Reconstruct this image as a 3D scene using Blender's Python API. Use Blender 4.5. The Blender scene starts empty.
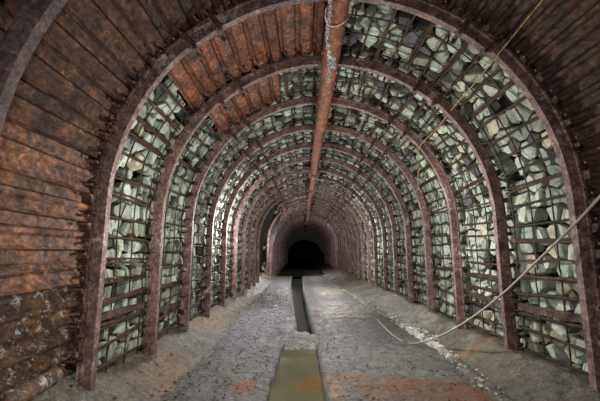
import bpy, math, random
from mathutils import Vector, noise, Matrix
random.seed(7)
R_ = random.random
U = random.uniform
scene = bpy.context.scene
COL = scene.collection

# ------------------------------------------------------------------ materials
def mat(name):
    m = bpy.data.materials.new(name); m.use_nodes = True
    nt = m.node_tree; nt.nodes.clear()
    out = nt.nodes.new('ShaderNodeOutputMaterial')
    b = nt.nodes.new('ShaderNodeBsdfPrincipled')
    nt.links.new(b.outputs[0], out.inputs[0])
    return m, nt, b

def N(nt, t, **kw):
    n = nt.nodes.new(t)
    for k, v in kw.items(): setattr(n, k, v)
    return n

def noise_tex(nt, vec, scale, detail=8, rough=.6, dist=0):
    n = N(nt, 'ShaderNodeTexNoise')
    n.inputs['Scale'].default_value = scale; n.inputs['Detail'].default_value = detail
    n.inputs['Roughness'].default_value = rough; n.inputs['Distortion'].default_value = dist
    nt.links.new(vec, n.inputs['Vector'])
    return n.outputs['Fac']

def ramp(nt, fac, stops):
    r = N(nt, 'ShaderNodeValToRGB'); e = r.color_ramp.elements
    while len(e) < len(stops): e.new(.5)
    for el, (p, c) in zip(e, stops):
        el.position = p; el.color = (c if isinstance(c, tuple) else (c, c, c)) + (1,)
    nt.links.new(fac, r.inputs[0]); return r.outputs[0]

def mix(nt, fac, a, b, mode='MIX'):
    m = N(nt, 'ShaderNodeMix', data_type='RGBA', blend_type=mode)
    for s, v in ((m.inputs[0], fac), (m.inputs[6], a), (m.inputs[7], b)):
        if hasattr(v, 'is_linked'): nt.links.new(v, s)
        elif isinstance(v, tuple): s.default_value = v + (1,)
        else: s.default_value = v
    return m.outputs[2]

def math_(nt, op, a, b=0.0, clamp=False):
    m = N(nt, 'ShaderNodeMath', operation=op); m.use_clamp = clamp
    for s, v in ((m.inputs[0], a), (m.inputs[1], b)):
        if hasattr(v, 'is_linked'): nt.links.new(v, s)
        else: s.default_value = v
    return m.outputs[0]

def bump(nt, b, h, strength=.5, dist=.01):
    n = N(nt, 'ShaderNodeBump'); n.inputs['Strength'].default_value = strength; n.inputs['Distance'].default_value = dist
    nt.links.new(h, n.inputs['Height']); nt.links.new(n.outputs[0], b.inputs['Normal'])

def pos(nt):
    return N(nt, 'ShaderNodeNewGeometry').outputs['Position']

def rust_mat(name, stops, scale=7, spots=None, rough=.75, bstr=.6, bdist=.012, metal=.15, tone=.35, stretch=None, spec=.4):
    m, nt, b = mat(name)
    p = pos(nt)
    if stretch:
        mp = N(nt, 'ShaderNodeMapping'); mp.inputs['Scale'].default_value = stretch
        nt.links.new(p, mp.inputs[0]); p = mp.outputs[0]
    f = noise_tex(nt, p, scale, 10, .68, .4)
    c = ramp(nt, f, stops)
    f2 = noise_tex(nt, p, scale * 5, 6, .7)
    c = mix(nt, .85, c, ramp(nt, f2, [(.34, .22), (.5, .85), (.66, 1.7)]), 'MULTIPLY')
    f5 = noise_tex(nt, p, scale * 2.1, 5, .8, .8)
    c = mix(nt, .7, c, ramp(nt, f5, [(.36, .30), (.5, 1.0), (.64, 1.55)]), 'MULTIPLY')
    if spots:
        col, lo, hi, sc = spots
        f3 = noise_tex(nt, p, sc, 8, .72)
        f4 = noise_tex(nt, p, sc * .22, 3, .5)
        s = ramp(nt, math_(nt, 'MULTIPLY', math_(nt, 'ADD', f3, f4), .5), [(lo, 0.0), (hi, 1.0)])
        c = mix(nt, s, c, col)
    oi = N(nt, 'ShaderNodeObjectInfo')
    c = mix(nt, tone, c, ramp(nt, oi.outputs['Random'], [(0, .25), (1, 1.4)]), 'MULTIPLY')
    nt.links.new(c, b.inputs['Base Color'])
    b.inputs['Roughness'].default_value = rough; b.inputs['Metallic'].default_value = metal
    b.inputs['Specular IOR Level'].default_value = spec
    h = math_(nt, 'ADD', math_(nt, 'ADD', f2, f5), math_(nt, 'MULTIPLY', f, 1.2))
    bump(nt, b, h, bstr, bdist)
    return m

M_arch = rust_mat('arch rust', [(.27, (.032, .018, .016)), (.42, (.125, .070, .062)), (.56, (.20, .122, .112)), (.72, (.28, .135, .075))], 7,
                  ((.50, .44, .43), .56, .66, 26), .55, .8, .010, .1, .12)
M_sheet = rust_mat('sheet rust', [(.26, (.026, .014, .012)), (.42, (.13, .068, .054)), (.52, (.22, .105, .070)), (.61, (.31, .125, .048)), (.77, (.46, .29, .16))], 4.5,
                   ((.48, .38, .26), .60, .68, 14), .68, .9, .018, .1, .4)
M_sheetshade = rust_mat('shaded sheet rust', [(.24, (.012, .008, .008)), (.42, (.055, .029, .023)), (.55, (.10, .046, .028)), (.68, (.19, .068, .024)), (.82, (.28, .16, .08))], 4.5,
                   ((.34, .27, .20), .61, .69, 20), .66, .9, .018, .1, .35)  # darker copy of the sheet rust, paints the shade high on the left
M_sheetroof = rust_mat('roof sheet rust', [(.25, (.045, .018, .012)), (.45, (.15, .058, .034)), (.6, (.25, .085, .035)), (.8, (.38, .17, .06))], 5,
                   ((.42, .30, .20), .64, .72, 12), .68, .8, .014, .1, .45)
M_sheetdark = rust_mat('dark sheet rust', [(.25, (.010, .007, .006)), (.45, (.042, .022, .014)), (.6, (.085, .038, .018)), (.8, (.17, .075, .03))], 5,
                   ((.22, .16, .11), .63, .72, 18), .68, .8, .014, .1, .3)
M_rod = rust_mat('rod rust', [(.25, (.010, .006, .005)), (.5, (.045, .020, .012)), (.72, (.13, .052, .022))], 10,
                 ((.34, .25, .15), .60, .70, 30), .75, .7, .006, .1, .35)
M_pipe = rust_mat('pipe rust', [(.25, (.05, .018, .010)), (.45, (.17, .058, .024)), (.6, (.28, .095, .035)), (.8, (.36, .17, .08))], 6,
                  ((.45, .30, .2), .62, .7, 30), .7, .7, .008, .1, .05)
M_clamp = rust_mat('clamp rust', [(.25, (.02, .012, .010)), (.5, (.09, .05, .04)), (.75, (.17, .09, .06))], 9, None, .7, .6, .006, .1, .2)
M_crust = rust_mat('crusted rust', [(.27, (.014, .009, .008)), (.43, (.085, .045, .030)), (.56, (.19, .095, .045)), (.68, (.34, .18, .07)), (.82, (.45, .32, .18))], 9,
                   ((.60, .56, .55), .55, .60, 64), .5, 1.0, .04, .05, .35)
M_archshade = rust_mat('shaded arch rust', [(.25, (.020, .013, .013)), (.45, (.060, .040, .040)), (.6, (.10, .068, .064)), (.8, (.15, .08, .05))], 7, ((.40, .38, .42), .60, .68, 26), .55, .8, .010, .1, .1)  # arch rust darkened to paint in the shade on the corner arch
M_flange = rust_mat('flange', [(.3, (.16, .10, .09)), (.6, (.34, .25, .22)), (.8, (.4, .28, .2))], 8, None, .6, .5, .006, .1, .1)
M_bar = rust_mat('bar rust', [(.28, (.014, .009, .008)), (.5, (.065, .036, .027)), (.7, (.16, .08, .04))], 9, ((.42, .36, .32), .58, .68, 24), .65, .9, .012, .1, .2)
M_chain = rust_mat('limed chain', [(.25, (.50, .46, .46)), (.5, (.80, .78, .80)), (.7, (.90, .88, .90))], 12, None, .6, .5, .004, 0, 0)
M_wire = rust_mat('wire', [(.3, (.16, .08, .03)), (.5, (.36, .23, .09)), (.7, (.46, .34, .16))], 14, None, .6, .4, .003, .1, 0)

def hose_mat():
    m, nt, b = mat('grey hose'); p = pos(nt)
    c = ramp(nt, noise_tex(nt, p, 6, 6), [(.3, (.20, .16, .13)), (.55, (.34, .30, .27)), (.75, (.45, .42, .40))])
    nt.links.new(c, b.inputs['Base Color']); b.inputs['Roughness'].default_value = .5
    return m
M_hose = hose_mat()

def stone_mat(name):
    m, nt, b = mat(name); p = pos(nt)
    a = N(nt, 'ShaderNodeVertexColor', layer_name='tint')
    f = noise_tex(nt, p, 14, 8, .65, .5)
    f2 = noise_tex(nt, p, 70, 5, .7)
    c = mix(nt, .8, a.outputs[0], ramp(nt, f, [(.34, .35), (.5, .95), (.66, 1.35)]), 'MULTIPLY')
    s = ramp(nt, noise_tex(nt, p, 3.2, 6, .7), [(.60, 0.0), (.70, .55)])
    c = mix(nt, s, c, (.30, .19, .085))
    nt.links.new(c, b.inputs['Base Color'])
    b.inputs['Roughness'].default_value = .62; b.inputs['Specular IOR Level'].default_value = .4
    bump(nt, b, math_(nt, 'ADD', f, math_(nt, 'MULTIPLY', f2, .35)), .8, .02)
    return m
M_stone = stone_mat('packing stone')

def rock_mat():
    m, nt, b = mat('dark rock'); p = pos(nt)
    f = noise_tex(nt, p, 5, 8, .7)
    nt.links.new(ramp(nt, f, [(.3, (.008, .008, .008)), (.7, (.04, .04, .038))]), b.inputs['Base Color'])
    b.inputs['Roughness'].default_value = .9
    bump(nt, b, f, .8, .05); return m
M_rock = rock_mat()

def sep(nt, p):
    s = N(nt, 'ShaderNodeSeparateXYZ'); nt.links.new(p, s.inputs[0]); return s.outputs

def blob(nt, p, cx, cy, rx, ry, wob=.5, sc=2.5):
    """soft-edged stain or painted shadow of its own shape around a place on the floor"""
    x, y, z = sep(nt, p)
    dx = math_(nt, 'DIVIDE', math_(nt, 'SUBTRACT', x, cx), rx)
    dy = math_(nt, 'DIVIDE', math_(nt, 'SUBTRACT', y, cy), ry)
    d = math_(nt, 'SQRT', math_(nt, 'ADD', math_(nt, 'MULTIPLY', dx, dx), math_(nt, 'MULTIPLY', dy, dy)))
    n = noise_tex(nt, p, sc, 7, .7)
    d = math_(nt, 'ADD', d, math_(nt, 'MULTIPLY', math_(nt, 'SUBTRACT', n, .5), wob * 4))
    return ramp(nt, d, [(.55, 1.0), (1.0, 0.0)])

def floor_mat(name, base, stains_shade, rough=.55, bd=.02):
    m, nt, b = mat(name); p = pos(nt)
    f = noise_tex(nt, p, 3.0, 10, .7, .3); f2 = noise_tex(nt, p, 24, 8, .75)
    c = ramp(nt, f, base)
    c = mix(nt, .8, c, ramp(nt, f2, [(.36, .28), (.5, .92), (.66, 1.75)]), 'MULTIPLY')
    f6 = noise_tex(nt, p, 8, 6, .8, .6)
    for (cx, cy, rx, ry, col, k, wob, sc) in stains_shade:
        c = mix(nt, math_(nt, 'MULTIPLY', math_(nt, 'MULTIPLY', blob(nt, p, cx, cy, rx, ry, wob, sc), k), ramp(nt, f6, [(.36, .5), (.52, 1.0)])), c, col)
    c = mix(nt, .75, c, ramp(nt, f6, [(.36, .40), (.5, 1.0), (.65, 1.45)]), 'MULTIPLY')
    f7 = noise_tex(nt, p, 62, 3, .8)
    c = mix(nt, .85, c, ramp(nt, f7, [(.36, .30), (.5, .95), (.64, 1.75)]), 'MULTIPLY')
    # dark chips
    vo = N(nt, 'ShaderNodeTexVoronoi'); vo.inputs['Scale'].default_value = 6.5; vo.inputs['Randomness'].default_value = 1; nt.links.new(p, vo.inputs['Vector'])
    chip = ramp(nt, math_(nt, 'ADD', vo.outputs['Distance'], math_(nt, 'MULTIPLY', f2, .35)), [(.20, .35), (.28, 1.0)])
    c = mix(nt, .8, c, chip, 'MULTIPLY')
    nt.links.new(c, b.inputs['Base Color'])
    nt.links.new(ramp(nt, f, [(.35, rough - .2), (.65, rough + .2)]), b.inputs['Roughness'])
    bump(nt, b, math_(nt, 'ADD', math_(nt, 'ADD', f, math_(nt, 'MULTIPLY', f7, .3)), math_(nt, 'MULTIPLY', f2, .6)), 1.0, bd * 1.6)
    return m
OR = (.125, .045, .009); WH = (.50, .48, .44); LI = (.21, .205, .245); DK = (.05, .05, .055)
M_floor = floor_mat('concrete floor', [(.32, (.036, .034, .032)), (.5, (.098, .094, .088)), (.68, (.17, .16, .148))], [
    (-.75, 6.0, .75, 2.0, LI, .7, .4, 3), (.9, 7.6, .9, 1.3, (.34, .32, .27), .7, .5, 2.5), (.75, 11, .6, 2.6, (.33, .31, .25), .6, .4, 2),
    (1.05, 3.25, .8, .36, OR, 1.0, .55, 3), (.42, 3.55, .30, .13, OR, .9, .4, 5), (1.5, 3.0, .3, .4, (.20, .06, .012), .7, .5, 4),
    (.75, 6.4, .55, .28, (.15, .06, .018), .7, .6, 4), (-.55, 3.3, .16, .18, (.24, .06, .012), .7, .8, 8), (.27, 7.0, .05, .8, OR, .7, .3, 5),
    (.30, 3.2, .07, .3, (.26, .12, .035), .8, .6, 8), (1.2, 4.2, .8, .5, (.10, .095, .085), .7, .4, 3),
    (-1.15, 12.6, .9, 1.6, (.05, .055, .08), .8, .4, 2), (-1.05, 4.4, .6, .8, (.10, .10, .105), .6, .5, 3)], .55)  # dark-blue patch first: shadow by the side opening, painted into the floor
M_mud = floor_mat('mud bank', [(.3, (.042, .036, .026)), (.5, (.090, .078, .056)), (.7, (.14, .122, .090))], [
    (-1.35, 3.5, .35, .6, (.20, .09, .03), .5, .6, 4), (1.95, 6.6, .6, 2.2, (.36, .35, .30), .55, .7, 3), (-1.5, 5.6, .3, .8, (.24, .15, .06), .55, .6, 4),
    (2.0, 3.7, .5, .5, (.12, .105, .075), .7, .5, 3), (2.0, 4.0, .35, .1, (.24, .12, .04), .6, .6, 5)], .5, .015)
M_kerb = floor_mat('kerb stone', [(.3, (.06, .052, .042)), (.5, (.13, .115, .09)), (.7, (.30, .28, .24))], [
    (1.74, 5.1, .2, 1.0, (.66, .64, .60), .9, .8, 6), (1.4, 8.5, .3, 1.2, (.5, .48, .43), .7, .8, 6)], .6, .03)
M_plug = floor_mat('dried mud', [(.3, (.15, .14, .135)), (.5, (.27, .26, .265)), (.7, (.42, .41, .42))], [], .7, .03)
M_crumb = floor_mat('lime crumbs', [(.3, (.28, .25, .20)), (.5, (.48, .45, .40)), (.7, (.66, .64, .58))], [], .7, .01)
M_concrete = floor_mat('rubble fill', [(.3, (.12, .12, .10)), (.5, (.22, .22, .19)), (.7, (.32, .32, .28))], [], .7, .02)

def water_mat(name, deep, orange):
    m, nt, b = mat(name); p = pos(nt)
    f = noise_tex(nt, p, 2.2, 5, .6)
    c = ramp(nt, f, [(.35, deep), (.7, tuple(min(1, v * 1.5) for v in deep))])
    if orange: c = mix(nt, math_(nt, 'MULTIPLY', blob(nt, p, .10, 3.5, .22, .22, .6, 3), .75), c, (.16, .075, .018))
    nt.links.new(c, b.inputs['Base Color'])
    b.inputs['Roughness'].default_value = .12 if orange else .45; b.inputs['Specular IOR Level'].default_value = .4 if orange else .03; b.inputs['IOR'].default_value = 1.33
    bump(nt, b, noise_tex(nt, p, 6, 2), .03, .01)
    return m
M_water = water_mat('murky water', (.085, .082, .045), True)
M_dwater = water_mat('dark water', (.012, .014, .009), False)

# ------------------------------------------------------------------ object helpers
def setp(o, label=None, cat=None, group=None, kind=None):
    if label: o['label'] = label
    if cat: o['category'] = cat
    if group: o['group'] = group
    if kind: o['kind'] = kind
    return o

class MB:
    def __init__(s): s.v = []; s.f = []; s.c = []
    def add(s, vs, fs, col=None):
        k = len(s.v); s.v += [tuple(v) for v in vs]; s.f += [tuple(i + k for i in f) for f in fs]
        if col is not None: s.c += [col] * len(vs)
    def build(s, name, material, parent=None, loc=None, smooth=False):
        me = bpy.data.meshes.new(name)
        if loc is None: loc = parent_loc(parent) if parent else (0, 0, 0)
        lx, ly, lz = loc
        me.from_pydata([(x - lx, y - ly, z - lz) for x, y, z in s.v], [], s.f)
        if s.c:
            a = me.color_attributes.new('tint', 'FLOAT_COLOR', 'POINT')
            a.data.foreach_set('color', [q for c in s.c for q in (*c, 1.0)])
        me.materials.append(material)
        if smooth: me.polygons.foreach_set('use_smooth', [True] * len(me.polygons))
        o = bpy.data.objects.new(name, me); COL.objects.link(o)
        if parent:
            o.parent = parent
            pl = parent_loc(parent); o.location = (lx - pl[0], ly - pl[1], lz - pl[2])
        else: o.location = loc
        return o

def parent_loc(p):
    v = Vector(p.location)
    while p.parent: p = p.parent; v += Vector(p.location)
    return tuple(v)

def empty(name, loc):
    o = bpy.data.objects.new(name, None); COL.objects.link(o); o.location = loc; o.empty_display_size = .1; return o

def tube(mb, pts, r, k=6, cap=True):
    pts = [Vector(p) for p in pts]; n = len(pts)
    rr = r if isinstance(r, (list, tuple)) else [r] * n
    vs, fs = [], []
    t0 = (pts[1] - pts[0]).normalized()
    a = t0.orthogonal().normalized()
    for i in range(n):
        t = (pts[min(i + 1, n - 1)] - pts[max(i - 1, 0)]).normalized()
        a = (a - t * a.dot(t)); a = a.normalized() if a.length > 1e-6 else t.orthogonal().normalized()
        b = t.cross(a)
        for j in range(k):
            w = 2 * math.pi * j / k
            vs.append(pts[i] + (a * math.cos(w) + b * math.sin(w)) * rr[i])
    for i in range(n - 1):
        for j in range(k):
            q = (j + 1) % k
            fs.append((i * k + j, i * k + q, (i + 1) * k + q, (i + 1) * k + j))
    if cap:
        fs.append(tuple(reversed(range(k)))); fs.append(tuple((n - 1) * k + j for j in range(k)))
    mb.add(vs, fs)

def spline(pts, n):
    P = [Vector(p) for p in pts]; out = []
    for i in range(len(P) - 1):
        p0, p1, p2, p3 = P[max(i - 1, 0)], P[i], P[i + 1], P[min(i + 2, len(P) - 1)]
        for q in range(n):
            t = q / n
            out.append(.5 * (2 * p1 + (p2 - p0) * t + (2 * p0 - 5 * p1 + 4 * p2 - p3) * t * t + (3 * p1 - p0 - 3 * p2 + p3) * t ** 3))
    return out + [P[-1]]

# ------------------------------------------------------------------ tunnel section
CAMZ = 1.25
XC, ZC, RR = .28, 1.63, 1.88
ZB = -.1
LEG = ZC - ZB
ARC = math.pi * RR
TOT = 2 * LEG + ARC
def sec(s, n):
    """point of the section (x, z) and its outward normal at path length s from the right foot, n outside the arch line"""
    if s < LEG: return XC + RR + n, ZB + s, 1., 0.
    if s > LEG + ARC: return XC - RR - n, ZB + (TOT - s), -1., 0.
    th = (s - LEG) / RR
    c, q = math.cos(th), math.sin(th)
    return XC + (RR + n) * c, ZC + (RR + n) * q, c, q
def S(deg): return LEG + RR * math.radians(deg)
STEP = 1.05
NARCH = 31
AY = {i: 2.6 + STEP * (i - 1) for i in range(-1, NARCH + 2)}
AY[0] = 1.57
ORD = ['zeroth', 'first', 'second', 'third', 'fourth', 'fifth', 'sixth', 'seventh', 'eighth', 'ninth', 'tenth', 'eleventh', 'twelfth', 'thirteenth', 'fourteenth',
       'fifteenth', 'sixteenth', 'seventeenth', 'eighteenth', 'nineteenth', 'twentieth'] + ['twenty-' + w for w in
       ('first', 'second', 'third', 'fourth', 'fifth', 'sixth', 'seventh', 'eighth', 'ninth')] + ['thirtieth', 'thirty-first', 'thirty-second', 'thirty-third']

# ------------------------------------------------------------------ steel arches
PROF = [(-.072, .058), (-.072, .036), (-.052, .032), (-.038, -.055), (.038, -.055), (.052, .032), (.072, .036), (.072, .058), (.044, .058), (.028, -.040), (-.028, -.040), (-.044, .058)]
PROF = [(a * .80, b * .84) for a, b in PROF]
def arch_seg(y0, s0, s1, dn, step, jx):
    mb = MB(); n = max(2, int((s1 - s0) / step)); k = len(PROF)
    vs, fs = [], []
    for i in range(n + 1):
        s = s0 + (s1 - s0) * i / n
        for (dy, nn) in PROF:
            x, z, nx, nz = sec(s, nn + dn)
            vs.append((x + jx[0], y0 + dy, z + jx[1]))
    for i in range(n):
        for j in range(k):
            q = (j + 1) % k
            fs.append((i * k + j, i * k + q, (i + 1) * k + q, (i + 1) * k + j))
    fs.append(tuple(range(k))[::-1]); fs.append(tuple(n * k + j for j in range(k)))
    mb.add(vs, fs); return mb

def box_at(mb, s, y, n, ds, dy, dn, jx):
    vs = []
    for a in (-1, 1):
        for b in (-1, 1):
            for c in (-1, 1):
                x, z, nx, nz = sec(s + a * ds / 2, n + c * dn / 2)
                vs.append((x + jx[0], y + b * dy / 2, z + jx[1]))
    mb.add(vs, [(0, 1, 3, 2), (4, 6, 7, 5), (0, 4, 5, 1), (2, 3, 7, 6), (0, 2, 6, 4), (1, 5, 7, 3)])

def make_arch(i):
    M_arch = M_archshade if i == 0 else globals()['M_arch']
    y = AY[i]; jx = (U(-.02, .02), U(-.02, .02)) if i > 2 else (0, 0)
    root = empty('steel_arch', (XC, y, 0))
    if i <= 0: lab = 'dark steel arch rib crossing the top left corner of the picture'
    else:
        lab = 'rusty purple-brown steel arch rib, %s full arch counted into the tunnel' % ORD[i]
        if i in (11, 12): lab = 'steel arch rib over the dark side opening, %s full arch into the tunnel' % ORD[i]
    setp(root, lab, 'arch', 'steel arch ribs along the tunnel')
    st = .06 if i < 6 else .12
    jl, jr = 51.5 + U(-2, 2), 51.5 + U(-2, 2)
    ov = 5.5
    nol = i in (11, 12)
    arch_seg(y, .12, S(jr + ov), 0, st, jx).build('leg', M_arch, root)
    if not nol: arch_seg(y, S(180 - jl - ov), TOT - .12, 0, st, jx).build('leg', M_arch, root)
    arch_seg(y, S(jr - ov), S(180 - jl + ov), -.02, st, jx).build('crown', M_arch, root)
    for d in (jr - ov + 1.2, jr + ov - 1.2, 180 - jl - ov + 1.2, 180 - jl + ov - 1.2):
        if nol and d > 90: continue
        s = S(d)
        mb = MB()
        box_at(mb, s, y, -.076, .045, .165, .02, jx)
        for sy in (-1, 1):
            box_at(mb, s, y + sy * .074, .0, .04, .014, .15, jx)
        box_at(mb, s, y, .067, .04, .165, .014, jx)
        cl = mb.build('clamp', M_clamp, root)
        if 0 < i < 8:
            for sy in (-1, 1):
                mb = MB()
                x0, z0, nx, nz = sec(s, -.135); x1, z1, _, _ = sec(s, -.06)
                yy = y + sy * .07
                tube(mb, [(x0 + jx[0], yy, z0 + jx[1]), (x1 + jx[0], yy, z1 + jx[1])], .011, 6)
                x0, z0, nx, nz = sec(s, -.122); x1, z1, _, _ = sec(s, -.098)
                tube(mb, [(x0 + jx[0], yy, z0 + jx[1]), (x1 + jx[0], yy, z1 + jx[1])], .022, 6)
                mb.build('bolt', M_clamp, cl)
    return root
for i in range(0, NARCH + 1): make_arch(i)

# ------------------------------------------------------------------ rusty steel lagging sheets
RIDGED = [(-.50, .010), (-.40, .008), (-.30, -.030), (-.10, -.034), (.10, -.034), (.30, -.030), (.40, .008), (.50, .010)]
LAP = [(-.50, .022), (-.16, .006), (-.07, -.030), (.05, -.034), (.14, -.004), (.40, -.020), (.49, -.040), (.50, -.018)]
LAPR = [(-a, b) for a, b in reversed(LAP)]
def make_sheet(s0, s1, y0, y1, material, label, group, rough=.006, tilt=0., hooks=True, n0=.100, SPROF=LAP):
    sm = (s0 + s1) / 2; w = (s1 - s0) * 1.04
    x, z, nx, nz = sec(sm, n0)
    root = empty('lagging_sheet', (x, (y0 + y1) / 2, z)); setp(root, label, 'metal sheet', group)
    mb = MB(); ny = 40; sub = 3
    prof = []
    for a, b in zip(SPROF[:-1], SPROF[1:]):
        for q in range(sub): prof.append((a[0] + (b[0] - a[0]) * q / sub, a[1] + (b[1] - a[1]) * q / sub))
    prof.append(SPROF[-1]); k = len(prof)
    seed = U(0, 99)
    vs, fs = [], []
    e0, e1 = U(-.015, .015), U(-.015, .0)
    for layer in (0, 1):
        for i in range(ny + 1):
            y = y0 + e0 + (y1 + e1 - y0 - e0) * i / ny
            for (t, n) in prof:
                s = sm + t * w + tilt * (y - (y0 + y1) / 2)
                d = noise.noise(Vector((s * 9 + seed, y * 6, 3))) * rough * .8 + noise.noise(Vector((s * 30 + seed, y * 22, 8))) * rough * .8 + noise.noise(Vector((s * 75 + seed, y * 60, 5))) * rough * .5
                xx, zz, ax, az = sec(s, n0 + n + d + layer * .009)
                vs.append((xx, y, zz))
    L = (ny + 1) * k
    for i in range(ny):
        for j in range(k - 1):
            a = i * k + j
            fs.append((a, a + 1, a + k + 1, a + k)); fs.append((L + a, L + a + k, L + a + k + 1, L + a + 1))
    for i in range(ny):
        for j in (0, k - 1):
            a = i * k + j; fs.append((a, a + k, L + a + k, L + a) if j == 0 else (a, L + a, L + a + k, a + k))
    for j in range(k - 1):
        a = j; fs.append((a, L + a, L + a + 1, a + 1)); a = ny * k + j; fs.append((a, a + 1, L + a + 1, L + a))
    mb.add(vs, fs); mb.build('plate', material, root)
    if hooks:
        for t in (-.33, .3):
            mb = MB(); s = sm + t * w + U(-.01, .01)
            yy = y1 - .135
            p = [sec(s, .094 - .0)[:2], sec(s, .050)[:2], sec(s, .018)[:2]]
            x0, z0 = p[0]; x1, z1 = p[1]; x2, z2 = p[2]
            tube(mb, [(x0, yy - .06, z0), (x0, yy - .055, z0), (x1, yy - .05, z1), (x2, yy - .045, z2)], .011, 6)
            mb.build('hook', M_clamp, root)
    return root

# nearest bay, left wall: rows counted up from the floor
row = 0
s = TOT - .16
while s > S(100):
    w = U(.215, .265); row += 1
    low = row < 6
    make_sheet(s - w, s, AY[0] - .10, AY[1] + .05, M_crust if row <= 4 else (M_sheet if row <= 8 else M_sheetshade),
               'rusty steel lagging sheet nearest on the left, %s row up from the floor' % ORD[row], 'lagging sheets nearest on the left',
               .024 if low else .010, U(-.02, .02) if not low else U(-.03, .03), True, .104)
    s -= w
# left corner bay in front of the corner arch
s = S(166); row = 0
while s > S(126):
    w = U(.2, .24); row += 1
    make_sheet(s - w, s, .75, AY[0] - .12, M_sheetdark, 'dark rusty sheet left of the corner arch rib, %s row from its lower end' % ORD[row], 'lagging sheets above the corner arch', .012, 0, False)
    s -= w
# nearest bay, right wall
row = 0; s = .34
while s < S(72):
    w = U(.19, .23); row += 1
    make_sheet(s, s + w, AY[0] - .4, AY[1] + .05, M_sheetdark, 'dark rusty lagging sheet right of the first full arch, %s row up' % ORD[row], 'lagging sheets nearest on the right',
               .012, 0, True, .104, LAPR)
    s += w
# roof of the first bay, left of the pipe
row = 0; s = S(141)
while s > S(92.5):
    w = U(.15, .20); row += 1
    make_sheet(max(s - w, S(91.5)), s, AY[1] + .03, AY[2] + .01, M_sheetroof, 'rusty ridged roof sheet between first and second full arches, %s from the left' % ORD[row], 'roof sheets over the first bay',
               .012, U(-.02, .02), True, .098 + (row % 2) * .012, RIDGED)
    s -= w
row = 0; s = S(138)
while s > S(109):
    w = U(.16, .20); row += 1
    make_sheet(max(s - w, S(107.5)), s, AY[2] + .03, AY[3] + .01, M_sheetroof, 'rusty ridged roof sheet between second and third full arches, %s from the left' % ORD[row], 'roof sheets over the second bay',
               .010, U(-.02, .02), True, .098 + (row % 2) * .012, RIDGED)
    s -= w

# ------------------------------------------------------------------ wire mesh lagging panels
def rng(b):
    """stretches of the section (s0, s1) that bay b shows as stone behind wire mesh"""
    if b == 1: return [(.30, S(91)), (S(141), TOT - .30)]
    if b == 2: return [(.30, S(107)), (S(138), TOT - .30)]
    if b in (10, 11, 12): return [(.30, S(118))]
    return [(.30, TOT - .30)]

def rod_pts(s, y0, y1, sag, n, slope, rest):
    out = []
    if rest:                               # end bent round the flange of the nearer arch
        for nn in (.005, .06): 
            x, z, _, _ = sec(s, nn); out.append((x, y0 - .085, z))
    for i in range(n + 1):
        t = i / n; y = y0 - .08 + (y1 - .0 - y0) * t
        ss = s + slope * (t - .5) + sag * math.sin(math.pi * t) + noise.noise(Vector((s * 40, y * 4, 1))) * .006
        x, z, _, _ = sec(ss, .0715 + .006 * noise.noise(Vector((s * 31, y * 3, 7)))); out.append((x, y, z))
    return out

npanel = 0
far = MB()
for b in range(1, NARCH):
    y0, y1 = AY[b], AY[b + 1]
    for (s0, s1) in rng(b):
        npn = max(1, round((s1 - s0) / .85)); pw = (s1 - s0) / npn
        for q in range(npn):
            a0 = s0 + q * pw
            mid = (a0 + pw / 2)
            near = b <= 6
            seg = 8 if b <= 3 else (4 if b <= 6 else 2)
            left = mid > S(90)
            cnt = (npn - q) if left else q + 1
            if b in (1, 2) or b in (10, 11, 12): cnt = (npn - q) if (left and s0 > S(90)) else q + 1
            sidew = 'left' if (left and (s0 > S(90) or s0 < 1 and b not in (1, 2, 10, 11, 12))) else 'right'
            x, z, _, _ = sec(mid, .07)
            nrod = 5
            rods, wires = [], []
            for k in range(nrod):
                sr = a0 + pw * (k + .5) / nrod + U(-.022, .022)
                low = sr < 1.1 or sr > TOT - 1.1
                slope = U(-.03, .03) * (2 if low else 1)
                r = U(.0095, .0145) * (1.3 if low else 1)
                rods.append((rod_pts(sr, y0, y1, U(-.012, .012), seg, slope, b <= 8), r))
                if b <= 6 and R_() < .25:
                    rods.append((rod_pts(sr + U(.022, .03), y0, y1, U(-.012, .012), seg, slope + U(-.03, .03), True), r * .9))
            for k in range(4):
                yw = y0 + .10 + (STEP - .22) * k / 3 + U(-.03, .03)
                pts = []
                m = 7 if b <= 4 else 4
                for i in range(m + 1):
                    ss = a0 - .01 + (pw + .02) * i / m
                    xx, zz, _, _ = sec(ss, .084 + .006 * noise.noise(Vector((ss * 5, yw * 9, 2)))); pts.append((xx, yw + .012 * noise.noise(Vector((ss * 4, yw * 7, 5))), zz))
                wires.append(pts)
            npanel += 1
            lab = 'rusty wire mesh panel %s side, %s up, between the %s and %s full arches' % (sidew, ORD[cnt], ORD[b], ORD[b + 1])
            grp = 'wire mesh lagging panels between the arches'
            if near:
                root = empty('mesh_panel', (x, (y0 + y1) / 2, z)); setp(root, lab, 'wire mesh', grp)
                for pts, r in rods:
                    mb = MB(); tube(mb, pts, [r * U(.8, 1.25) for _ in pts], 6); mb.build('rod', M_rod, root, smooth=True)
                for pts in wires:
                    mb = MB(); tube(mb, pts, .0068, 4); mb.build('cross_wire', M_rod, root)
            else:
                mb = MB() if npanel <= 296 else far
                for pts, r in rods: tube(mb, pts, r, 4)
                for pts in wires: tube(mb, pts, .005, 3, False)
                if mb is not far: setp(mb.build('mesh_panel', M_rod, loc=(x, (y0 + y1) / 2, z)), lab, 'wire mesh', grp)
if far.v: setp(far.build('mesh_panels', M_rod, loc=(XC, 32, 1)), 'rusty wire mesh between the farthest arches before the dark end', 'wire mesh', 'wire mesh lagging panels between the arches', 'stuff')

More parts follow.
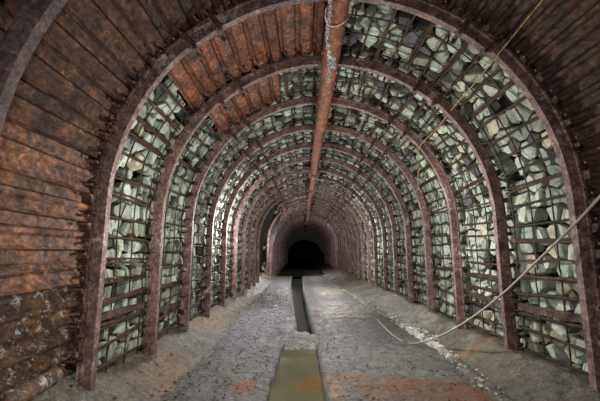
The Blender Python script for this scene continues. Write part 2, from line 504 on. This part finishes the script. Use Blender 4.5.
# heavier crusted bars behind the first two arches
def flat_bar(s, y0, y1, w, label, tilt):
    mb = MB(); n = 16; vs, fs = [], []
    prof = [(-.5, .070), (.5, .070), (.5, .078), (-.2, .080), (-.2, .098), (-.5, .098)]
    for i in range(n + 1):
        y = y0 + (y1 - y0) * i / n
        for (a, nn) in prof:
            ss = s + a * w + tilt * (i / n - .5) + noise.noise(Vector((a * 9, y * 9, 4))) * .01
            x, z, _, _ = sec(ss, nn + noise.noise(Vector((a * 7, y * 14, 2))) * .005 - .008); vs.append((x, y, z))
    k = len(prof)
    for i in range(n):
        for j in range(k):
            q = (j + 1) % k; fs.append((i * k + j, i * k + q, (i + 1) * k + q, (i + 1) * k + j))
    fs.append(tuple(range(k))[::-1]); fs.append(tuple(n * k + j for j in range(k)))
    mb.add(vs, fs); x, z, _, _ = sec(s, .07)
    return setp(mb.build('angle_bar', M_bar, loc=(x, (y0 + y1) / 2, z)), label, 'steel bar', 'heavy bars low on the walls')
flat_bar(TOT - .80 + .0, AY[1] + .08, AY[2] + .06, .055, 'thick crusted bar low on the left wall behind the first full arch', .03)
flat_bar(TOT - .66, AY[2] + .08, AY[3] + .06, .06, 'thick crusted bar low on the left wall behind the second full arch', .03)
flat_bar(.80, AY[1] + .08, AY[2] + .06, .07, 'thick rusty bar low on the right wall behind the first full arch', -.03)
flat_bar(.78, AY[2] + .08, AY[3] + .06, .06, 'thick rusty bar low on the right wall behind the second full arch', .02)

# ------------------------------------------------------------------ packing stones
def clip(poly, px, py, nx, ny):
    out = []; n = len(poly)
    for i in range(n):
        a, b = poly[i], poly[(i + 1) % n]
        da = (a[0] - px) * nx + (a[1] - py) * ny; db = (b[0] - px) * nx + (b[1] - py) * ny
        if da <= 0: out.append(a)
        if (da < 0 < db) or (db < 0 < da):
            t = da / (da - db); out.append((a[0] + (b[0] - a[0]) * t, a[1] + (b[1] - a[1]) * t))
    return out
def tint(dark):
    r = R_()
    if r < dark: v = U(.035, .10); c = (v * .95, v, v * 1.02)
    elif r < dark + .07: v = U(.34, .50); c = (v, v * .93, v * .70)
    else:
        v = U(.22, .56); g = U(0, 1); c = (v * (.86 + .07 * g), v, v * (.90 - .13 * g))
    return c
CTH, STH = math.cos(math.radians(8.7)), math.sin(math.radians(8.7))
def proj(x, y, z):
    z -= CAMZ; d = y * CTH + z * STH
    if d < .1: return None
    return 303 + 330 * x / d, 200.5 - 330 * (z * CTH - y * STH) / d
def stone_geo(poly, s0, yc, dark):
    k = len(poly)
    cs = sum(p[0] for p in poly) / k; cy = sum(p[1] for p in poly) / k
    front = U(.105, .165); ta, tb = U(-.35, .35), U(-.35, .35)
    size = math.sqrt(sum((p[0] - cs) ** 2 + (p[1] - cy) ** 2 for p in poly) / k)
    g = max(.55, 1 - U(.010, .018) / max(size, .02))
    ins = U(.68, .86)
    vs = []
    ox, oy = U(-.2, .2) * size, U(-.2, .2) * size
    for ring, (f, dn) in enumerate(((ins, 0), (g, U(.012, .035)), (g * .8, .14))):
        for (a, bb) in poly:
            da, db = (a - cs) * f + (ox * .4 if ring == 0 else 0), (bb - cy) * f + (oy * .4 if ring == 0 else 0)
            n = max(front + dn + (ta * da + tb * db) * (1 if ring < 2 else 0) + U(-.005, .005), .094)
            x, z, _, _ = sec(cs + da, n); vs.append((x, cy + db, z))
    n = max(front - U(0, .012) + ta * ox + tb * oy, .093); x, z, _, _ = sec(cs + ox, n); vs.append((x, cy + oy, z))
    C = 3 * k; fs = []
    for i in range(k):
        j = (i + 1) % k
        fs.append((C, j, i))
        fs.append((i, j, k + j, k + i)); fs.append((k + i, k + j, 2 * k + j, 2 * k + i))
    fs.append(tuple(2 * k + i for i in range(k)))
    return vs, fs, (cs, cy)

cands = []; mass = MB()
for b in range(1, NARCH + 1):
    y0, y1 = AY[b] - .02 + (.09 if b == 1 else 0), AY[b + 1] + .02
    if b > NARCH - 1: y1 = y0 + 1
    for (s0, s1) in rng(min(b, NARCH)):
        left = s0 > S(90)
        if b <= 3: hs, hy = (.150, .118) if left else (.165, .150)
        elif b <= 10: hs, hy = .165, .15
        else: hs, hy = .21, .21
        ns = max(2, round((s1 - s0 - 0.0) / hs)); nyc = max(3, round((y1 - y0) / hy))
        hs = (s1 - s0) / ns; hy = (y1 - y0) / nyc
        pts = {}
        for i in range(-1, ns + 1):
            for j in range(-1, nyc + 1):
                sh = (.5 * hy if (i % 2) else 0) * .6
                jit = .26 if (i + .5) * hs + s0 > TOT - 2.0 else .44
                pts[i, j] = (s0 + (i + .5 + U(-jit, jit)) * hs, y0 + (j + .5 + U(-jit, jit) * .8) * hy + sh - .15 * hy)
        for i in range(ns):
            for j in range(nyc):
                px, py = pts[i, j]
                sa = .04 + (px < 0)
                if R_() < .065: continue
                poly = [(px - hs, py - hy), (px + hs, py - hy), (px + hs, py + hy), (px - hs, py + hy)]
                for di in (-2, -1, 0, 1, 2):
                    for dj in (-2, -1, 0, 1, 2):
                        o = pts.get((i + di, j + dj))
                        if (di or dj) and o:
                            poly = clip(poly, (px + o[0]) / 2, (py + o[1]) / 2, o[0] - px, o[1] - py)
                # drop slivers
                pl = []
                for q in range(len(poly)):
                    a, c = poly[q], poly[q - 1]
                    if math.hypot(a[0] - c[0], a[1] - c[1]) > .014: pl.append(a)
                if len(pl) < 3: continue
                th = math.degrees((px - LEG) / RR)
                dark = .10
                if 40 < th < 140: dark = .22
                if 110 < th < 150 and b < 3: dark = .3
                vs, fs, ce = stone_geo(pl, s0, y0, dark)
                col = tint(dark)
                if b <= 3:
                    P = [proj(*v) for v in vs[:len(pl)]]
                    area = 0
                    if all(P):
                        for q in range(len(P)): area += P[q][0] * P[q - 1][1] - P[q - 1][0] * P[q][1]
                        cxp = sum(p[0] for p in P) / len(P); cyp = sum(p[1] for p in P) / len(P)
                        if not (0 < cxp < 600 and 0 < cyp < 401): area = 0
                    cands.append((abs(area) / 2, b, left or px > S(90), (ns - i) if (left or px > S(90)) else i + 1, j + 1, vs, fs, col, px))
                else: mass.add(vs, fs, col)
cands.sort(key=lambda c: -c[0])
def tone_word(c):
    v = sum(c) / 3
    if v < .13: return 'dark slate'
    if c[2] < c[0] * .75: return 'yellowish'
    return 'pale grey-green' if v > .34 else 'mid grey-green'
seen = set()
for q, (area, b, left, rowi, colj, vs, fs, col, px) in enumerate(cands):
    if q < 300 and area > 0:
        mb = MB(); mb.add(vs, fs, col)
        c = [sum(v[k] for v in vs) / len(vs) for k in range(3)]
        # the course is counted from the floor on that side
        lab = '%s packing stone, %s wall behind %s full arch, %s course up, %s along' % (tone_word(col), 'left' if left else 'right', ORD[b], ORD[min(rowi, 33)], ORD[colj])
        setp(mb.build('packing_stone', M_stone, loc=tuple(c)), lab, 'stone', 'packing stones behind the wire mesh')
    else: mass.add(vs, fs, col)
setp(mass.build('packing_stones', M_stone, loc=(XC, 6, 0)), 'mass of grey-green packing stones filling the bays farther down the tunnel', 'stones', 'packing stones behind the wire mesh', 'stuff')

# ------------------------------------------------------------------ rock shell
YS = [-.4 + 12.45 / 14 * i for i in range(15)]
YS[-1] = AY[10] + .0
YS += [AY[11], AY[12], AY[13]] + [AY[13] + 2 * i for i in range(1, 17)]
def shell(name, s0, s1, hole=None):
    mb = MB(); n = 20; vs, fs = [], []
    for y in YS:
        for j in range(n + 1):
            x, z, _, _ = sec(s0 + (s1 - s0) * j / n, .33); vs.append((x, y, z))
    for i in range(len(YS) - 1):
        if hole and hole[0] - .01 < YS[i] and YS[i + 1] < hole[1] + .01: continue
        for j in range(n): a = i * (n + 1) + j; fs.append((a, a + 1, a + n + 2, a + n + 1))
    mb.add(vs, fs)
    return setp(mb.build(name, M_rock, smooth=True), kind='structure')
shell('wall_right', -.25, S(40)); shell('ceiling', S(40), S(119)); shell('wall_left', S(119), TOT + .25, (AY[10], AY[13]))
mb = MB()   # side drift behind the opening
x0, z0, _, _ = sec(S(119), .33)
a, c = AY[10], AY[13]
vs = [(x, y, z) for y in (a, c) for (x, z) in ((-1.93, -.3), (x0, z0), (-5, z0), (-5, -.3))]
mb.add(vs, [(0, 3, 2, 1), (4, 5, 6, 7), (1, 2, 6, 5), (2, 3, 7, 6), (3, 0, 4, 7)])
setp(mb.build('wall_side_drift', M_rock), kind='structure')
mb = MB(); vs = []; n = 24
for k in range(n + 1):
    a = math.pi * k / n; c, q = math.cos(a), math.sin(a)
    vs += [(XC - .1 + 2.3 * c, AY[31] + .6, 1.4 + 2.6 * q), (XC - .1 + 1.78 * c, AY[31] + .55, .9 + 1.5 * q), (XC - .1 + 1.78 * c, AY[31] + 1.2, .9 + 1.5 * q)]
mb.add(vs, [f for k in range(n) for f in ((3 * k, 3 * k + 3, 3 * k + 4, 3 * k + 1), (3 * k + 1, 3 * k + 4, 3 * k + 5, 3 * k + 2))])
setp(mb.build('wall_end', M_concrete, smooth=True), kind='structure')
mb = MB(); yb = YS[-1] - .05
mb.add([(-2.6, yb, -.4), (3.2, yb, -.4), (3.2, yb, 4), (-2.6, yb, 4)], [(0, 1, 2, 3)])
setp(mb.build('wall_back', M_rock), kind='structure')

# ------------------------------------------------------------------ floor, channel, kerb, mud banks
def lin(tab, y):
    if y <= tab[0][0]: return tab[0][1]
    for (a, p), (b, q) in zip(tab[:-1], tab[1:]):
        if y <= b: return p + (q - p) * (y - a) / (b - a)
    return tab[-1][1]
TR = [(1, .21), (3, .20), (5.2, .18), (7.3, .105), (11, 0), (17, -.05), (50, -.05)]
TL = [(1, -.33), (3, -.32), (4.6, -.285), (5.0, -.17), (5.6, -.10), (6.8, -.16), (8.8, -.27), (13.4, -.46), (17, -.55), (50, -.55)]
TK = [(1, 1.64), (3, 1.66), (4.46, 1.75), (5.9, 1.66), (7.1, 1.50), (9.8, 1.35), (13, 1.05), (17, .95), (50, .95)]
YF = []; y = .6
while y < 17.3: YF.append(y); y += .022 + .010 * max(0, y - 3)
YF += [17.3, 17.6, 18, 19, 22, 26, 30, 36, 46]
def nz(x, y, sc, k): return noise.noise(Vector((x * sc, y * sc, k)))
def fbm(x, y, sc, k): return noise.fractal(Vector((x * sc, y * sc, k)), 1.0, 2.0, 5)
def dip(y): return -.10 * min(1, max(0, (y - 17.0) / 1.0))
def zfloor(x, y): return .010 * fbm(x, y, 2.2, 1) + .012 * fbm(x, y, 9, 2) * (1 if y < 12 else .5) + dip(y)
def edge(tab, y): return lin(tab, y) + (.030 if tab is TL else .014) * nz(3, y, 4, 2) + .012 * nz(1, y, 13, 6)
def grid(fn, us, ys, mb):
    vs = [fn(u, y) for y in ys for u in us]; n = len(us)
    fs = [(i * n + j, i * n + j + 1, (i + 1) * n + j + 1, (i + 1) * n + j) for i in range(len(ys) - 1) for j in range(n - 1)]
    mb.add(vs, fs)
mb = MB()
nL = 56
def fl(u, y):
    xe = edge(TL, y)
    if u > 1: return (xe + .01, y, -.24)
    x = -2.15 + (xe + 2.15) * u
    return (x, y, zfloor(x, y) - (.02 if u == 1 else 0))
grid(fl, [i / nL for i in range(nL + 1)] + [1.5], YF, mb)
def fr(u, y):
    xe = edge(TR, y)
    if u < 0: return (xe - .01, y, -.24)
    x = xe + (2.7 - xe) * u
    return (x, y, zfloor(x, y) - (.02 if u == 0 else 0))
grid(fr, [-.5] + [i / nL for i in range(nL + 1)], YF, mb)
grid(lambda u, y: (-.7 + u * 1.1, y, -.235), [0, .5, 1], YF, mb)
setp(mb.build('floor', M_floor, smooth=True), kind='structure')

# water in the channel and the dark pool at the far end
def water(name, y0, y1, z, m, label, ex=.03):
    mb = MB(); ys = [y for y in YF if y0 < y < y1]; ys = [y0] + ys + [y1]
    grid(lambda u, y: (lin(TL, y) - ex + (lin(TR, y) - lin(TL, y) + 2 * ex) * u, y, z), [0, .5, 1], ys, mb)
    return setp(mb.build(name, m, loc=(0, (y0 + y1) / 2, z)), label, 'water', None, 'stuff')
water('water', .7, 4.75, -.055, M_water, 'murky green-brown water filling the near end of the floor channel')
water('water', 5.05, 17.2, -.13, M_dwater, 'dark water in the narrow far stretch of the floor channel')
mb = MB()
grid(lambda u, y: (-1.7 + 3.9 * u, y, -.035), [0, .25, .5, .75, 1], [17.15, 20, 30, 46], mb)
setp(mb.build('water', M_dwater, loc=(0, 17, -.035)), 'black pool covering the floor at the dark far end', 'water', None, 'stuff')

# dried mud that plugs the channel
mb = MB()
def plug(u, y):
    a, b = lin(TL, y) - .62, lin(TR, y) + .14
    x = a + (b - a) * u
    w = min(1, max(0, (x + .62) / .75))               # the heap is long on the left and short where it meets the right edge
    ya, yb = 4.62 + .10 * nz(x, 1, 4, 3) - .12 * (1 - w), 5.35 + .9 * (1 - w) + .15 * nz(x, 2, 4, 6)
    t = (y - ya) / (yb - ya)
    shape = math.sin(math.pi * min(1, max(0, t))) ** .5
    e = min(1, u / .35, (1 - u) / .14) * (1 + .35 * nz(x, y, 7, 2))
    return (x, y, -.15 + (.150 + .055 * max(0, min(1, e)) + .045 * fbm(x, y, 6, 5)) * shape * max(0, min(1, e)) ** .4)
grid(plug, [i / 56 for i in range(57)], [4.3 + 2.1 * i / 80 for i in range(81)], mb)
setp(mb.build('mud_mound', M_plug, loc=(0, 4.9, -.05), smooth=True), 'pale dried mud heaped across the floor channel', 'mud', None, 'stuff')

# mud banks at the foot of both walls
def bankL(u, y):
    w0 = -2.12; w1 = -1.02 + .10 * nz(2, y, .9, 4) - .12 * min(1, max(0, (y - 5) / 4))
    x = w0 + (w1 - w0) * u
    t = max(0., min(1., (u - .36) / .64))
    h = .315 * (1 - t) ** 1.8
    h *= (.82 + .30 * nz(0, y, 1.1, 9)) * (1 + .75 * min(1, max(0, (2.95 - y) / .45)))
    return (x, y, -.03 * u ** 3 + h + .022 * fbm(x, y, 3, 3) * (1 - u * .7) + .010 * fbm(x, y, 12, 8) + dip(y))
mb = MB(); grid(bankL, [i / 40 for i in range(41)], YF, mb)
setp(mb.build('mud_bank', M_mud, loc=(-1.6, 3, 0), smooth=True), 'brown mud bank sloping against the foot of the left wall', 'mud', 'mud banks along the walls', 'stuff')
def bankR(u, y):
    w0 = lin(TK, y) - .02; w1 = 2.62
    x = w0 + (w1 - w0) * u
    t = max(0., min(1., (x - w0) / (2.12 - w0)))
    h = .045 + .23 * t ** 1.5
    h *= (.90 + .22 * nz(5, y, 1.3, 9))
    return (x, y, h + .022 * fbm(x, y, 3, 13) + .010 * fbm(x, y, 12, 8) + dip(y))
mb = MB(); grid(bankR, [i / 40 for i in range(41)], YF, mb)
setp(mb.build('mud_bank', M_mud, loc=(2, 3, 0), smooth=True), 'brown mud bank rising from the kerb to the right wall', 'mud', 'mud banks along the walls', 'stuff')
# kerb edging
mb = MB()
def kb(u, y):
    prof = [(-.055, -.03), (-.045, .025), (-.02, .055), (.03, .062), (.06, .03)]
    dx, z = prof[u]
    x = lin(TK, y) + dx + .03 * fbm(u, y, 5, 4)
    return (x, y, z + .022 * fbm(x, y, 7, 11) + dip(y))
grid(kb, [0, 1, 2, 3, 4], YF, mb)
setp(mb.build('kerb', M_kerb, smooth=True), kind='structure')

# crumbs of lime and rust scale lying about (uncountable)
def lump(mb, x, y, z, r):
    vs = [Vector(v) for v in ((1, 0, 0), (-1, 0, 0), (0, 1, 0), (0, -1, 0), (0, 0, 1), (0, 0, -.6), (.7, .7, .3), (-.6, .6, .4), (.6, -.6, .4), (-.7, -.6, .3))]
    P = [(x + v.x * r * U(.6, 1.2), y + v.y * r * U(.6, 1.2), z + v.z * r * U(.4, .8)) for v in vs]
    mb.add(P, [(4, 6, 7), (4, 7, 9), (4, 9, 8), (4, 8, 6), (0, 6, 8), (2, 7, 6), (1, 9, 7), (3, 8, 9), (0, 2, 6), (2, 1, 7), (1, 3, 9), (3, 0, 8), (5, 2, 0), (5, 1, 2), (5, 3, 1), (5, 0, 3)])
mb = MB()
for _ in range(420):
    y = U(2.6, 9.5); x = lin(TK, y) + random.gauss(0, .05); lump(mb, x, y, .045 + U(-.02, .02), U(.006, .022))
for _ in range(200):
    y = U(4.7, 6.6); x = lin(TK, y) + random.gauss(.12, .11); lump(mb, x, y, .07 + .1 * max(0, x - lin(TK, y) - .1), U(.01, .035))
setp(mb.build('lime_crumbs', M_crumb, loc=(1.7, 4, 0)), 'whitish lime crumbs strewn along the kerb on the right', 'crumbs', None, 'stuff')
mb = MB()
for _ in range(700):
    y = 2.6 + 8 * R_() ** 1.6; x = U(-1.35, 1.6)
    if lin(TL, y) - .03 < x < lin(TR, y) + .03: continue
    lump(mb, x, y, zfloor(x, y) + .002, U(.004, .015))
mg = MB()
for _ in range(1500):
    y = 2.7 + 9 * R_() ** 1.3; x = random.gauss(-.75, .42) if R_() < .7 else U(.25, 1.6)
    if x < -1.6 or lin(TL, y) - .03 < x < lin(TR, y) + .03: continue
    lump(mg, x, y, max(zfloor(x, y), bankL((x + 2.12) / (2.12 - 1.02), y)[2] if x < -1.02 else -1) + .002, U(.006, .020))
setp(mg.build('gravel', M_floor, loc=(-.7, 5, 0)), 'grey gravel and concrete crumbs scattered over the floor', 'gravel', None, 'stuff')
setp(mb.build('rust_grit', M_rod, loc=(0, 4, 0)), 'scattered rust flakes and grit lying on the concrete floor', 'grit', None, 'stuff')

# ------------------------------------------------------------------ roof pipe
PX, PZ, PR = .30, 3.29, .093
root = empty('roof_pipe', (PX, 2, PZ)); setp(root, 'thick rusty orange pipe running under the crown of the arches', 'pipe')
def px(y): return PX - .002 * (y - 2)
def pz(y): return PZ + .010 * math.sin(y * 1.1)
joints = [.6, 8.55, 10.9, 17.5, 24, 30, 36]
for a, b in zip(joints[:-1], joints[1:]):
    mb = MB(); n = int((b - a) / .25) + 2
    tube(mb, [(px(y), y, pz(y)) for y in [a + (b - a) * i / n for i in range(n + 1)]], PR if a < 8 else PR * .96, 24)
    mb.build('pipe_length', M_pipe, root, smooth=True)
for y in joints[1:-1]:
    mb = MB()
    tube(mb, [(px(y), y - .05, pz(y)), (px(y), y - .01, pz(y))], PR + .055, 20)
    tube(mb, [(px(y), y + .01, pz(y)), (px(y), y + .05, pz(y))], PR + .055, 20)
    fl_ = mb.build('flange', M_flange, root)
    for k in range(8):
        w = k * math.pi / 4 + .2; rr = PR + .034
        mb = MB(); tube(mb, [(px(y) + rr * math.cos(w), y - .085, pz(y) + rr * math.sin(w)), (px(y) + rr * math.cos(w), y + .08, pz(y) + rr * math.sin(w))], .012, 6)
        mb.build('bolt', M_clamp, fl_)
# white-crusted wire slung round the pipe
def loop(y, m, label, tilt):
    mb = MB(); pts = []
    for k in range(33):
        w = 2 * math.pi * k / 32; pts.append((px(y) + (PR + .008) * math.cos(w), y + tilt * math.cos(w) + .03 * math.sin(2 * w), pz(y) + (PR + .008) * math.sin(w)))
    tube(mb, pts, .006, 6, False)
    setp(mb.build('wire_sling', m, loc=(px(y), y, pz(y))), label, 'wire', 'slings round the pipe')
loop(2.62, M_chain, 'pale crusted wire slung round the pipe near its front end', .012)

# hanging chain
def link(mb, c, ax, side, L, W, r):
    pts = []
    for k in range(13):
        w = 2 * math.pi * k / 12; cx = math.cos(w); sy = math.sin(w)
        pts.append(Vector(c) + Vector(ax) * (L * .5 * (abs(cx) ** .7) * (1 if cx > 0 else -1)) + Vector(side) * (W * .5 * (abs(sy) ** .7) * (1 if sy > 0 else -1)))
    tube(mb, pts, r, 6, False)
CX, CY = .212, 2.36
root = empty('chain', (CX, CY, 3.25)); setp(root, 'white lime-crusted chain hanging down beside the roof pipe', 'chain')
z = 3.30; k = 0
while z > 2.54:
    x = CX + .010 * math.sin(k * .35) - .002 * k * .3
    d = (0, 0, 1)
    mb2 = MB(); link(mb2, (x, CY, z), d, (1, 0, 0) if k % 2 else (.25, .97, 0), .040, .024, .0052); mb2.build('link', M_chain, root)
    z -= .028; k += 1
zk = 2.70
for q in range(9):
    mb2 = MB(); v = Vector((U(-1, 1), U(-1, 1), U(-.6, 1))).normalized()
    link(mb2, (CX + .016 + U(-.022, .022), CY + U(-.02, .02) - .01, zk + U(-.05, .06)), v, v.orthogonal().normalized(), .040, .024, .0052); mb2.build('link', M_chain, root)

# ------------------------------------------------------------------ hose and wires on the right
def unp(px_, py_, Y):
    u = (px_ - 303) / 330; v = (200.5 - py_) / 330
    d = Y / (CTH - v * STH)
    return (u * d, Y, CAMZ + (STH + v * CTH) * d)
hp = [unp(622, 172, 2.15), unp(600, 195, 2.3), unp(575, 222, 2.48), unp(540, 257, 2.8), unp(500, 295, 3.3), unp(470, 318, 3.75), unp(445, 333, 4.2), unp(425, 341, 4.55), unp(408, 343, 4.8),
      unp(394, 336, 5.1), unp(382, 325, 5.85), unp(377, 319, 6.4)]
mb = MB(); tube(mb, spline(hp, 8), .0105, 8)
setp(mb.build('hose', M_hose, loc=hp[8], smooth=True), 'pale grey hose drooping across the right wall down to the kerb', 'hose')
wp = [unp(560, -20, 1.85), unp(541, 2, 2.02), unp(518, 30, 2.25), unp(497, 56, 2.47), unp(475, 83, 2.95), unp(453, 108, 3.52), unp(437, 128, 4.1), unp(419, 148, 4.58), unp(418, 168, 4.60), unp(418, 190, 4.62)]
mb = MB(); tube(mb, spline(wp, 6), .006, 6)
setp(mb.build('hanging_wire', M_wire, loc=wp[5], smooth=True), 'thin yellowish wire strung across the upper right arches, end hanging down', 'wire')

# ------------------------------------------------------------------ bits at the foot of the left wall
mb = MB(); a = Vector(unp(54, 376, 2.12)); b = Vector(unp(-5, 408, 1.66))
n = 14; pts = [a + (b - a) * (i / n) for i in range(n + 1)]
tube(mb, [p + Vector((nz(1, i, .8, 1), 0, nz(2, i, .8, 5))) * .012 for i, p in enumerate(pts)], [.046 + .008 * nz(3, i, .7, 2) for i in range(n + 1)], 14)
setp(mb.build('rusty_pipe', M_crust, loc=tuple(a), smooth=True), 'crusted rusty pipe lying at the foot of the left wall', 'pipe')

# ------------------------------------------------------------------ camera, lights, world
cam = bpy.data.cameras.new('camera'); co = bpy.data.objects.new('camera', cam); COL.objects.link(co)
cam.sensor_width = 36; cam.lens = 330 / 600 * 36; cam.clip_start = .05; cam.clip_end = 200
co.location = (0, 0, CAMZ); co.rotation_euler = (math.radians(90 + 8.7), 0, math.radians(.52))
scene.camera = co
def lamp(loc, e, col=(1, 1, 1), r=.05):
    l = bpy.data.lights.new('lamp', 'POINT'); l.energy = e; l.color = col; l.shadow_soft_size = r
    o = bpy.data.objects.new('lamp', l); COL.objects.link(o); o.location = loc; return o
lamp((-.5, .1, 1.05), 105, (1, .95, .88), .10)
lamp((-.7, 2.9, 1.5), 42, (1, .97, .9), .05)
lamp((.95, 4.3, 1.5), 85, (1, .98, .93), .05)
lamp((-1.1, 7.0, 1.7), 100, (1, .98, .95), .05)
lamp((.9, 10.5, 1.4), 120, (1, .97, .95), .05)
lamp((-.9, 15.0, 1.6), 130, (1, .94, .95), .05)
lamp((.9, 21.0, 1.9), 60, (1, .93, .95), .05)
w = bpy.data.worlds.new('world'); scene.world = w; w.use_nodes = True
w.node_tree.nodes['Background'].inputs[0].default_value = (.5, .55, .6, 1); w.node_tree.nodes['Background'].inputs[1].default_value = .01
vs_ = scene.view_settings
vs_.view_transform = 'Standard'; vs_.look = 'None'; vs_.gamma = 1; vs_.use_curve_mapping = False; vs_.exposure = .45
